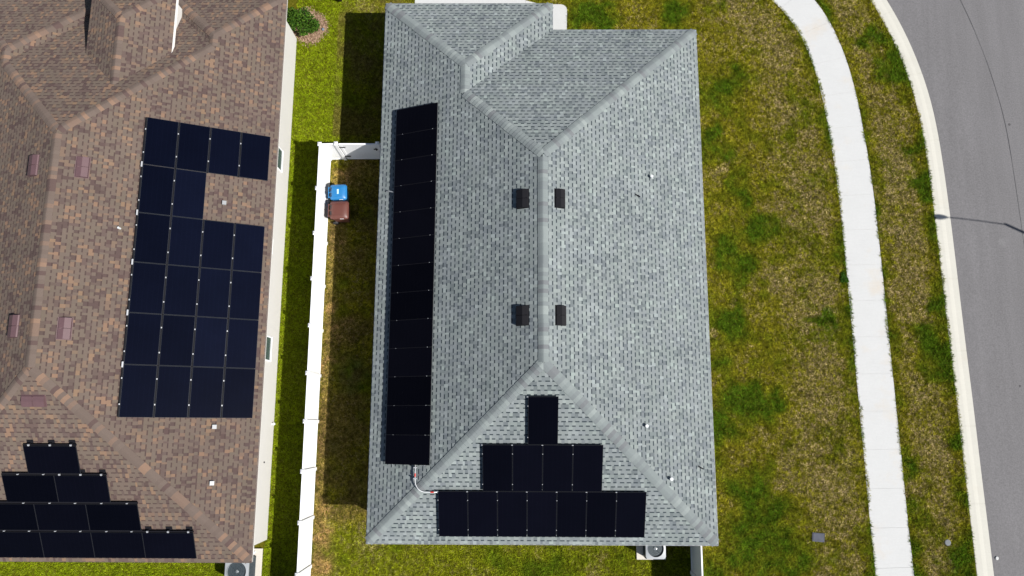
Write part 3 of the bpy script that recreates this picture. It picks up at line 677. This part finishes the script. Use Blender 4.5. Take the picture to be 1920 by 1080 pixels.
# ------------------------------------------------------------------ wheeled bins (lid hinge on -x side)
def wheelie(loc, wx_, wy_, mat, label, text=None, rz=0):
    root = empty('wheeled_bin', loc, rz); tag(root, label, 'bin', 'wheeled bins by the fence')
    b = MB(); H = .93; tx0, ty0 = wx_/2-.04, wy_/2-.04; bx0, by0 = wx_/2-.13, wy_/2-.10
    prof = [(bx0, by0, .06), (tx0-.01, ty0-.01, H-.05), (tx0, ty0, H-.05), (tx0, ty0, H)]
    for (a, c, z), (a2, c2, z_) in zip(prof, prof[1:]):
        P = [(-a, -c, z), (a, -c, z), (a, c, z), (-a, c, z)]; Q = [(-a2, -c2, z_), (a2, -c2, z_), (a2, c2, z_), (-a2, c2, z_)]
        for i in range(4): b.face([P[i], P[(i+1) % 4], Q[(i+1) % 4], Q[i]])
    b.face([(-bx0, -by0, .06), (-bx0, by0, .06), (bx0, by0, .06), (bx0, -by0, .06)])
    bevel(b.build('body', mat, root), .03, 3)
    # lid: rounded, domed, slopes towards the front (+x)
    n = 10; lx, ly = wx_/2, wy_/2
    def sq(u, v, s=1.0):
        r = .13; x, y = u*lx*s, v*ly*s
        return x, y
    lm = MB(); G = {}
    for i in range(n+1):
        for j in range(n+1):
            u, v = -1+2*i/n, -1+2*j/n
            x, y = u*lx, v*ly
            cx_, cy_ = max(abs(x)-(lx-.09), 0), max(abs(y)-(ly-.09), 0); rr = math.hypot(cx_, cy_)
            if rr > .09: x = math.copysign(lx-.09+cx_*.09/rr, x); y = math.copysign(ly-.09+cy_*.09/rr, y)
            z = H+.025+.085*(1-abs(u)**4)*(1-abs(v)**4)+.02*(1-u)/2-.03*max(0, u)**3
            G[i, j] = (x, y, z)
    for i in range(n):
        for j in range(n): lm.face([G[i, j], G[i+1, j], G[i+1, j+1], G[i, j+1]])
    per = [G[i, 0] for i in range(n+1)]+[G[n, j] for j in range(1, n+1)]+[G[i, n] for i in range(n-1, -1, -1)]+[G[0, j] for j in range(n-1, 0, -1)]
    for i in range(len(per)):
        a, c = per[i], per[(i+1) % len(per)]; lm.face([(a[0], a[1], a[2]-.045), (c[0], c[1], c[2]-.045), c, a])
    lid = lm.build('lid', mat, root, smooth=True)
    rb = MB()
    for v in (-.62, .62): rb.tube([(-lx*.8, v*ly, H+.094), (-lx*.2, v*ly, H+.121), (lx*.55, v*ly, H+.106)], .012, 6)
    rb.build('lid_rib', mat, lid)
    hb = MB(); hb.tube([(-lx-.07, -ly*.72, H+.01), (-lx-.07, ly*.72, H+.01)], .016, 8)
    for s in (-1, 0, 1): hb.box((-lx-.08, s*ly*.62-.02, H-.04), (-lx+.03, s*ly*.62+.02, H+.04))
    hb.build('handle', mat, root)
    dk = MB()
    for s in (-1, 1): dk.box((-lx+.03, s*ly*.36-.08, H+.058), (-lx+.085, s*ly*.36+.08, H+.093))
    dk.build('hinge_slot', M['rubber'], lid)
    for s in (-1, 1):
        wm_ = MB(); wm_.tube([(-bx0-.06, s*(by0+.02), .13), (-bx0-.06, s*(by0+.075), .13)], .13, 18); wm_.build('wheel', M['rubber'], root)
    ax = MB(); ax.tube([(-bx0-.06, -by0-.02, .13), (-bx0-.06, by0+.02, .13)], .015, 6); ax.build('axle', M['metal'], root)
    if text == 'label':
        t = MB()
        for i in range(4): t.box((-.035, -.10+i*.052, H+.115), (.035, -.10+i*.052+.040, H+.137))
        t.build('sticker', M['label'], lid)
    m2 = MB(); m2.box((.04, -ly-.004, H+.01), (.20, -ly+.006, H+.04)); m2.build('rim_text_glint', M['white'], lid)  # white strip for rim lettering and a glint put into the colour
    return root
wheelie((-7.60, 9.61, 0), .70, .66, M['blue'], 'blue wheeled bin with a pale label on its lid, beside the brown bin', 'label', rz=.05)
wheelie((-7.53, 8.83, 0), .78, .78, M['brown_bin'], 'brown wheeled bin standing below the blue one, against the white fence', rz=.03)
# ------------------------------------------------------------------ air conditioners
def ac_unit(loc, s, h, label, pad_rect, pad_label, rz=0):
    root = empty('air_conditioner', loc, rz); tag(root, label, 'air conditioner', 'outdoor air conditioner units')
    R = s/2; rad = R*.80
    b = MB()
    b.box((-R+.02, -R+.02, .02), (R-.02, R-.02, h-.06)); b.build('coil', M['ac_louver'], root)
    fr_ = MB()
    for sx in (-1, 1):
        for sy in (-1, 1): fr_.box((sx*R-(.05 if sx > 0 else 0), sy*R-(.05 if sy > 0 else 0), 0), (sx*R+(.05 if sx < 0 else 0), sy*R+(.05 if sy < 0 else 0), h-.05))
    fr_.box((-R, -R, 0), (R, R, .05))
    for i in range(9):
        z = .09+i*(h-.2)/9
        fr_.box((-R-.002, -R+.05, z), (-R+.015, R-.05, z+.022)); fr_.box((R-.015, -R+.05, z), (R+.002, R-.05, z+.022))
        fr_.box((-R+.05, -R-.002, z), (R-.05, -R+.015, z+.022)); fr_.box((-R+.05, R-.015, z), (R-.05, R+.002, z+.022))
    fr_.build('cabinet', M['ac_louver'], root)
    # top with a round opening
    t = MB(); n = 48
    def rim(a):
        c, s_ = math.cos(a), math.sin(a); k = R/max(abs(c), abs(s_)); k = min(k, R*1.30); return (c*k, s_*k)
    for k in range(n):
        a, c = 2*math.pi*k/n, 2*math.pi*(k+1)/n
        o1, o2 = rim(a), rim(c); i1, i2 = (rad*math.cos(a), rad*math.sin(a)), (rad*math.cos(c), rad*math.sin(c))
        t.face([(*i1, h), (*o1, h-.015), (*o2, h-.015), (*i2, h)]); t.face([(*o1, h-.08), (*o2, h-.08), (*o2, h-.015), (*o1, h-.015)])
        t.face([(*i1, h-.16), (*i1, h), (*i2, h), (*i2, h-.16)])
    t.build('top_cover', M['ac_grey'], root)
    f = MB(); f.lathe([(0, h-.15), (rad, h-.15)], n=32); f.build('fan_well', M['fan_dark'], root)
    fb = MB()
    for k in range(3):
        a = 2*math.pi*k/3+.5; pts_ = []
        for (rr, da, dz) in ((.08, -.3, 0), (rad*.93, -.42, .02), (rad*.93, .42, -.035), (.08, .45, -.03)): pts_.append((rr*math.cos(a+da), rr*math.sin(a+da), h-.10+dz))
        fb.face(pts_)
    fb.build('fan', M['fan_cone'], root)
    hb = MB(); hb.lathe([(0, h-.055), (.06, h-.06), (.085, h-.08), (.085, h-.13)], n=18); hb.build('motor', M['fan_cone'], root, smooth=True)
    gr = MB()
    for rr in np.linspace(.12, rad, 4):
        pts_ = [(rr*math.cos(a), rr*math.sin(a), h+.012+.02*(1-rr/rad)) for a in np.linspace(0, 2*math.pi, 37)]; gr.tube(pts_, .0028, 4, caps=False)
    for k in range(8):
        a = 2*math.pi*k/8; gr.tube([(0, 0, h+.03), (rad*math.cos(a), rad*math.sin(a), h+.008)], .003, 4)
    gr.build('fan_guard', M['fan_dark'], root)
    pd = MB(); pd.box(pad_rect[0], pad_rect[1]); po = bevel(pd.build('concrete_pad', M['pad']), .012); tag(po, pad_label, 'concrete pad')
ac_unit((5.32, -4.69, .10), .77, .76, 'grey air conditioner with round fan opening, behind the grey house', ((4.69, -5.22, 0), (5.84, -4.1, .10)), 'pale concrete pad under the air conditioner of the grey house')
ac_unit((-10.87, -5.62, .09), .92, .80, 'grey air conditioner with round fan opening, at the corner of brown house', ((-11.5, -6.4, 0), (-10.18, -4.88, .09)), 'pale concrete pad under the air conditioner of the brown house')
pv = MB(); pv.tube([(-10.47, -5.0, .09), (-10.47, -5.0, .30), (-10.47, -4.7, .34)], .03, 8); pv.lathe([(0, .34), (.06, .34), (.06, .28)], (-10.47, -5.02, 0), 10)
tag(pv.build('water_pipe', M['white']), 'small white pipe with a round cap beside the air conditioner', 'pipe')
# ------------------------------------------------------------------ street lamp across the road (its shadow falls on the road)
lamp = empty('street_lamp', (26.75, 5.52, 0)); tag(lamp, 'tall dark street lamp whose arm throws a thin shadow over the road', 'street lamp')
m_ = MB(); m_.tube([(0, 0, 0), (0, 0, 7.0)], .075, 14, r2=.055); m_.build('pole', M['pole'], lamp)
m_ = MB(); m_.lathe([(.2, 0), (.2, .3), (.12, .4)], n=16); m_.build('base', M['pole'], lamp)
m_ = MB(); m_.tube([(0, 0, 6.95), (-.9, .08, 7.12), (-1.8, .17, 7.2), (-2.3, .21, 7.2)], .024, 8); m_.build('arm', M['pole'], lamp)
m_ = MB(); pr = [(-2.25, .03), (-2.38, .07), (-2.6, .10), (-2.78, .08), (-2.84, .03)]
for z0, z1 in ((7.14, 7.25),):
    ring = [(x, .23+w_) for x, w_ in pr]+[(x, .23-w_) for x, w_ in pr[::-1]]
    m_.face([(x, y, z1) for x, y in ring]); m_.face([(x, y, z0) for x, y in ring][::-1])
    for i in range(len(ring)): a, c = ring[i], ring[(i+1) % len(ring)]; m_.face([(*a, z0), (*c, z0), (*c, z1), (*a, z1)])
m_.build('lamp_head', M['pole'], lamp)
# ------------------------------------------------------------------ small things on the ground
def cover(name, x, y, sx, sy, rz, label, cat, col, round_=False):
    mb = MB()
    if round_: mb.lathe([(0, .055), (sx/2*.8, .055), (sx/2, .045), (sx/2, 0)], n=20)
    else:
        mb.box((-sx/2, -sy/2, 0), (sx/2, sy/2, .045)); mb.box((-sx/2+.03, -sy/2+.03, .045), (sx/2-.03, sy/2-.03, .056)); mb.box((-.03, -sy/2+.05, .056), (.03, -sy/2+.08, .064))
    o = mb.build(name, simple(name+'_mat', col, .8, var=.3, scale=10)); o.location = (x, y, 0); o.rotation_euler.z = rz; tag(o, label, cat)
cover('meter_box', 11.93, -4.35, .48, .34, -.08, 'dark grey utility box lid sunk in the lawn left of the sidewalk', 'utility cover', (.055, .06, .08))
cover('valve_cover', 17.03, -4.52, .24, .24, 0, 'small round grey valve cover in the grass strip beside the kerb', 'valve cover', (.13, .14, .15), True)
m_ = MB(); m_.lathe([(0, .02), (.055, .018), (.072, .0)], n=12); o = m_.build('road_marker', M['concrete']); o.location = (18.90, -5.1, .045); tag(o, 'small round white spot lying on the road near the kerb', 'marker')
def foliage(name, c, rx, ry, h, n, label, cat, seed, cols, leaf=.05, stems=7, group=None, trunk_h=None):
    R_ = np.random.default_rng(seed); V = []; F = []; T = []
    k = 0; lobes = [(R_.uniform(-.55, .55), R_.uniform(-.55, .55), R_.uniform(.35, .95), R_.uniform(.3, .5)) for _ in range(9)]
    for i in range(n):
        lb = lobes[R_.integers(len(lobes))]; d = R_.normal(size=3); d /= np.linalg.norm(d); rr = lb[3]*R_.uniform(.55, 1.0)
        q = np.array([(lb[0]+d[0]*rr)*rx, (lb[1]+d[1]*rr)*ry, max(.04, (lb[2]*.72+d[2]*rr*.6)*h)])
        a = R_.normal(size=3); a[2] *= .5; a /= np.linalg.norm(a); b = np.cross(a, R_.normal(size=3)); b /= np.linalg.norm(b)
        L = leaf*R_.uniform(.7, 1.5); w_ = L*.35
        V += [q-a*L*.5, q+b*w_, q+a*L*.5, q-b*w_]; F.append((k, k+1, k+2, k+3)); k += 4
        t = R_.uniform(0, 1); c_ = np.array(cols[0])*(1-t)+np.array(cols[1])*t
        T += [(*c_, 1)]*4
    root = empty(name, c); tag(root, label, cat, group)
    me = bpy.data.meshes.new('foliage'); me.from_pydata([tuple(v) for v in V], [], F); me.materials.append(M['leaf'])
    at = me.color_attributes.new('tint', 'FLOAT_COLOR', 'POINT'); at.data.foreach_set('color', np.array(T, 'f').ravel())
    o = bpy.data.objects.new('foliage', me); COL.objects.link(o); o.parent = root
    sm_ = MB()
    for i in range(stems):
        lb = lobes[i % len(lobes)]; sm_.tube([(0, 0, 0), (lb[0]*rx*.5, lb[1]*ry*.5, h*.35), (lb[0]*rx, lb[1]*ry, lb[2]*h*.7)], .014, 5, r2=.006)
    sm_.build('stem', simple('stem_bark', (.09, .06, .04), .9), root)
foliage('shrub', (-9.82, 17.72, 0), .80, .82, .95, 3000, 'large leafy green shrub in the mulch beside the cream wall', 'shrub', 3, [(.022, .065, .010), (.085, .165, .018)], .075)
foliage('shrub', (-9.25, 17.55, 0), .30, .46, .55, 900, 'smaller green shrub in the mulch, right of the large shrub', 'shrub', 4, [(.022, .065, .010), (.08, .155, .018)], .065)
foliage('shrub', (-8.22, 19.02, 0), .26, .22, .35, 900, 'small dark shrub at the top edge between the two houses', 'shrub', 5, [(.02, .012, .014), (.03, .03, .015)], .05)
foliage('weed', (13.74, 6.15, 0), .20, .28, .14, 700, 'dark green tuft of weed at the left edge of sidewalk', 'plant', 8, [(.03, .09, .01), (.06, .13, .015)], .06, 3)
m_ = MB(); m_.lathe([(0, .08), (.05, .07), (.07, .04), (.06, 0)], n=12); o = m_.build('stone', simple('stone_mat', (.12, .15, .19), .8, var=.3, scale=12), smooth=True); o.location = (-8.87, 17.55, .02); tag(o, 'small round blue grey stone in the mulch beside the smaller shrub', 'stone')
# mulch chips
R_ = np.random.default_rng(21); V = []; F = []; T = []; k = 0
def in_mulch(x, y):
    d = np.hypot((x+9.55)/.82, (y-17.62)/.86)
    return d < (.58+.80*fbm(x, y, 1.3, 77, 2))
while k < 4*5200:
    x, y = R_.uniform(-10.45, -8.4), R_.uniform(16.5, 18.8)
    if x < -10.03 and y < 17.1: continue
    if not in_mulch(x+R_.normal()*.10, y+R_.normal()*.10): continue
    a = R_.uniform(0, 6.28); L = R_.uniform(.03, .08); w_ = L*R_.uniform(.25, .5); z = R_.uniform(.02, .05)
    ca, sa = math.cos(a), math.sin(a); tz_ = R_.uniform(-.02, .02)
    for dx, dy, dz in ((-L/2, -w_/2, -tz_), (L/2, -w_/2, tz_), (L/2, w_/2, tz_), (-L/2, w_/2, -tz_)): V.append((x+dx*ca-dy*sa, y+dx*sa+dy*ca, z+dz))
    F.append((k, k+1, k+2, k+3)); k += 4; t = R_.uniform(); c_ = np.array((.10, .055, .035))*(1-t)+np.array((.42, .29, .20))*t; T += [(*c_, 1)]*4
me = bpy.data.meshes.new('mulch'); me.from_pydata(V, [], F); me.materials.append(M['chips'])
at = me.color_attributes.new('tint', 'FLOAT_COLOR', 'POINT'); at.data.foreach_set('color', np.array(T, 'f').ravel())
o = bpy.data.objects.new('mulch', me); COL.objects.link(o); tag(o, 'brown wood chip mulch round the shrubs', 'mulch', kind='stuff')
# ------------------------------------------------------------------ grass: real blades over the visible lawns
green = [(9.0, 14.7, .9), (9.8, 15.4, .8), (8.6, 12.6, .4), (10.0, 8.5, .8), (9.5, 9.5, .6), (9.7, 6.6, .8), (8.8, 7.3, .6), (9.1, 4.4, .7), (9.3, .8, 1.0), (10.5, 1.1, .5), (9.8, -2.8, 1.1), (9.1, -4.2, 1.1), (10.5, -5.0, 1.1), (8.2, 0, .7), (13.6, 6.2, .3), (12.7, 4.6, .3), (15.7, 17.0, .6), (16.9, 11.6, .5), (17.1, 10.4, .6), (17.25, 3.4, .8), (17.6, 2.4, .6), (13.6, 18.5, .8), (17.6, -.4, .5), (15.9, -1.5, .4), (17.2, -5.4, .6), (3.5, 18.3, .8), (6.7, 18.5, .6), (1.0, -5.5, .7), (-6.9, 2.1, .6), (-10.0, 17.4, .4), (9.0, 11.2, .5), (17.5, 5.2, .4), (16.6, 15.6, .5), (-.9, -5.2, .6)]
straw = [(12.6, 10.7, 1.3), (11.6, 9.0, 1.2), (11.4, -1.1, 1.2), (13.0, 2.1, 1.0), (12.2, -2.1, 1.1), (12.4, 5.5, 1.3), (12.3, 13.2, .9), (12.6, .2, 1.1), (8.7, 10.7, .5), (9.8, 18.2, .9), (11.2, 17.0, .8), (13.0, -3.8, .8), (16.0, 17.4, .4), (16.6, 13.9, .4), (15.6, -3.0, .5), (16.2, 8.3, .7), (16.0, 5.6, .8), (16.4, 1.2, .6), (16.3, -2.4, .8), (-7.1, 18.8, .6), (3.1, -5.5, .5), (8.2, 3.9, .4), (9.0, 5.3, .3), (10.8, 6.0, .8), (-5.8, -4.6, .7), (16.2, 12.2, .6), (15.4, 10.2, .4)]
dead = [(-7.55, 10.85, .30), (-7.9, 7.7, .18), (-7.95, 5.0, .2), (-7.95, 2.5, .2), (-7.95, -.7, .25), (-7.95, -2.2, .25), (-7.9, -3.3, .35), (-7.9, -4.4, .35), (-8.0, -5.6, .45), (-7.6, 3.9, .2)]
def blobs(x, y, L, pw=1.0):
    t = np.zeros_like(x)
    wx_ = x+.8*(fbm(x, y, 1.1, 3)-.5)*2; wy_ = y+.8*(fbm(x, y, 1.1, 9)-.5)*2
    for bx, by, r in L: t = np.maximum(t, np.exp(-(((wx_-bx)**2+(wy_-by)**2)/(r*r*1.1))))
    return t
def fill(x, y): # lawn mask
    jit = (fbm(x, y, 1.1, 31)-.5)*.22+(fbm(x, y, 9, 33)-.5)*.11+.01
    sl_ = np.interp(y, SL[:, 1], SL[:, 0]); 
    i = np.searchsorted(SL[:, 1][:int(np.argmax(SL[:, 1]))+1], y)
    def dist(P, N):
        m = (P[:, 1] > -12) & (P[:, 0] > 3); Q = P[m]; NN = N[m]
        # signed distance via nearest vertex, chunked
        out = np.empty(len(x))
        for s in range(0, len(x), 40000):
            dx = x[s:s+40000, None]-Q[None, :, 0]; dy = y[s:s+40000, None]-Q[None, :, 1]
            j = np.argmin(dx*dx+dy*dy, axis=1); r = np.arange(len(j))
            out[s:s+40000] = dx[r, j]*NN[j, 0]+dy[r, j]*NN[j, 1]
        return out
    far = x > 10.0
    dS = np.full(len(x), -9.0); dK = np.full(len(x), -9.0)
    idx = np.where(x > 3)[0]
    xs_, ys_ = x[idx], y[idx]
    def dist2(P, N, X, Y):
        m = (P[:, 1] > -12) & (P[:, 0] > 3); Q = P[m]; NN = N[m]; out = np.empty(len(X))
        for s in range(0, len(X), 30000):
            dx = X[s:s+30000, None]-Q[None, :, 0]; dy = Y[s:s+30000, None]-Q[None, :, 1]
            j = np.argmin(dx*dx+dy*dy, axis=1); r = np.arange(len(j)); out[s:s+30000] = dx[r, j]*NN[j, 0]+dy[r, j]*NN[j, 1]
        return out
    dS[idx] = dist2(SL, NS, xs_, ys_); dK[idx] = dist2(KL, NK, xs_, ys_)
    ok = (dS < .02+jit[:]) | ((dS > 1.49-jit) & (dK < .02+jit*.8))
    ok &= ~((x > wl[0][0]) & (x < wl[1][0]) & (y > wl[0][1]) & (y < yt1-ov))
    ok &= ~((x > wl[0][0]) & (x < xs-ov) & (y > 15) & (y < yt2-ov))
    ok &= ~((x < wl2[1][0]) & (y > wl2[0][1]) & (y < yW-ov2))
    ok &= ~((x > -4.72+jit*.5) & (x < .28-jit*.5) & (y > 16.5))
    ok &= ~((x > .9) & (x < 2.15-jit*.6) & (y < 18.78-jit*.6) & (y > 16)) & ~((x > .2) & (x < 1.5) & (y > 17.9-jit*.3) & (y < 18.82+(1.5-x)*.1))
    ok &= ~((x > 4.68) & (x < 5.85) & (y > -5.23) & (y < -4)) & ~((x > -11.5) & (x < -10.17) & (y > -6.4) & (y < -4.87))
    ok &= ~((np.abs(x-11.95) < .25-jit) & (np.abs(y+4.35) < .14)) & ~(np.hypot(x-17.03, y+4.52) < .10)
    ok &= ~(in_mulch(x, y) & (rng.random(len(x)) < .88))
    return ok, dS, dK
DENS = 2300
regs = [(-22.5, -7.2, -10.0, -4.9), (-10.1, -7.2, -5.0, 20.0), (-5.2, -7.2, 7.0, -3.8), (-5.2, 16.5, 7.0, 20.0), (6.8, -7.2, 18.0, 20.0)]
xa, ya = [], []
for x0, y0, x1, y1 in regs:
    n = int((x1-x0)*(y1-y0)*DENS); xa.append(rng.uniform(x0, x1, n)); ya.append(rng.uniform(y0, y1, n))
gx, gy = np.concatenate(xa), np.concatenate(ya); ok, dS, dK = fill(gx, gy)
gx, gy, dS, dK = gx[ok], gy[ok], dS[ok], dK[ok]; N = len(gx); print('blades', N)
gr_ = blobs(gx, gy, green); st_ = blobs(gx, gy, straw); band = np.clip(np.minimum((dS+3.1)/1.2, (-.25-dS)/.5), 0, 1)*(gx > 8)+.8*np.clip(np.minimum((dS-1.75)/.4, (-.35-dK)/.4), 0, 1)*(gx > 8); band = band*(.45+1.1*(fbm(gx, gy, .5, 12, 2)-.1)); st_ = np.maximum(st_, np.clip(band, 0, 1)); dd_ = blobs(gx, gy, dead)
west = np.clip((-5.0-gx)/1.0, 0, 1); leftstrip = np.maximum(np.clip((-8.3-gx)/.2, 0, 1), (gy > 11.4)*(gx < -4.5)*np.clip((-5.6-gx)/2.2+1.0, 0, 1)*(.45+.55*np.clip((-7.2-gx)/.8, 0, 1))); back = np.clip((-3.8-gy)/.5, 0, 1)*(gx < 6.9)
fine = fbm(gx, gy, 9, 51, 3); mid = fbm(gx, gy, 1.8, 61, 3); bigm = fbm(gx, gy, .45, 71, 2)
edge = np.maximum(np.exp(-np.abs(dS)/.28), np.maximum(np.exp(-np.abs(dS-1.5)/.28), np.exp(-np.abs(dK)/.3)))*(gx > 8)
g_amt = np.clip(gr_*1.15+edge*.8*(mid+.25)+(mid-.50)*1.5+(bigm-.5)*1.0+.25*np.clip(1-(gx-7)/3.5, 0, 1)*(gx > 7)-.25*np.clip(st_, 0, 1), 0, 1)
s_amt = np.clip(st_*.78+(fine-.5)*2.0+(mid-.5)*-.6+.10-g_amt*1.0, 0, 1)
s_amt = s_amt*(1-.75*leftstrip)*(1-.35*back)
R1_ = rng.random(N)[:, None]
base = np.array((.225, .208, .012))[None]*np.ones((N, 1)); vivid = np.array((.190, .245, .006)); dkg = np.array((.075, .135, .007)); stw = np.array((.37, .290, .150)); brn = np.array((.070, .045, .022)); dtan = np.array((.42, .27, .11))
ww = np.maximum(leftstrip, back*.6)[:, None]; base = base*(1-ww)+vivid[None]*ww
ga = (g_amt*(1-.55*np.maximum(leftstrip, .4*back)))[:, None]
c = base*(1-ga)+dkg[None]*ga
sa_ = (s_amt*(rng.random(N) < (.35+.5*s_amt)))[:, None]; c = c*(1-sa_)+stw[None]*sa_
bm_ = ((fbm(gx, gy, 14, 91, 2) > .60) & (rng.random(N) < .6))[:, None]*(.25+.5*s_amt[:, None]); c = c*(1-bm_)+brn[None]*bm_
da = np.clip(dd_*1.2*(.4+.9*fine), 0, 1)[:, None]; c = c*(1-da)+dtan[None]*da
fs_ = (np.exp(-((gx+7.98)/.22)**2)*(gx > -8.2)*(gy < 11)*(.35+.4*mid))[:, None]; c = c*(1-fs_)+dtan[None]*.8*fs_
cl = fbm(gx, gy, 13, 41, 2)[:, None]; yd = ((gx > -8.2) & (gx < -5.0) & (gy > -4) & (gy < 19))[:, None]*np.clip((fbm(gx, gy, .8, 66, 3)[:, None]-.42)*3, 0, .6); c = c*(1-yd)+np.array((.15, .095, .045))*yd
c = 1.12*c*(.7+.6*R1_)*np.clip(1+(2.1-.8*np.maximum(leftstrip, .5*back)[:, None])*(cl-.5), .25, 1.9)
hgt = rng.uniform(.03, .065, N)*(1+.5*g_amt-.3*s_amt); wid = rng.uniform(.009, .017, N)
ang = rng.uniform(0, 2*np.pi, N); lean = rng.uniform(.4, 1.9, N)*hgt; la = rng.uniform(0, 2*np.pi, N)
z0 = np.where((dK > -.40) & (gx > 10), .048*np.clip((dK+.40)/.30, 0, 1), 0.0)
dx, dy = np.cos(ang)*wid, np.sin(ang)*wid
v0 = np.c_[gx-dx, gy-dy, z0]; v1 = np.c_[gx+dx, gy+dy, z0]; v2 = np.c_[gx+np.cos(la)*lean, gy+np.sin(la)*lean, z0+hgt]
V = np.stack([v0, v1, v2], 1).reshape(-1, 3).astype('f')
me = bpy.data.meshes.new('grass'); me.vertices.add(3*N); me.vertices.foreach_set('co', V.ravel())
me.loops.add(3*N); me.loops.foreach_set('vertex_index', np.arange(3*N, dtype=np.int32))
me.polygons.add(N); me.polygons.foreach_set('loop_start', np.arange(0, 3*N, 3, dtype=np.int32)); me.polygons.foreach_set('loop_total', np.full(N, 3, dtype=np.int32))
me.update(); me.materials.append(M['grass'])
at = me.color_attributes.new('tint', 'FLOAT_COLOR', 'POINT')
T = np.c_[np.repeat(c, 3, 0), np.ones(3*N)].astype('f'); at.data.foreach_set('color', T.ravel())
o = bpy.data.objects.new('grass', me); COL.objects.link(o); tag(o, 'short patchy lawn grass, green with straw coloured areas', 'grass', kind='stuff')
print('done')
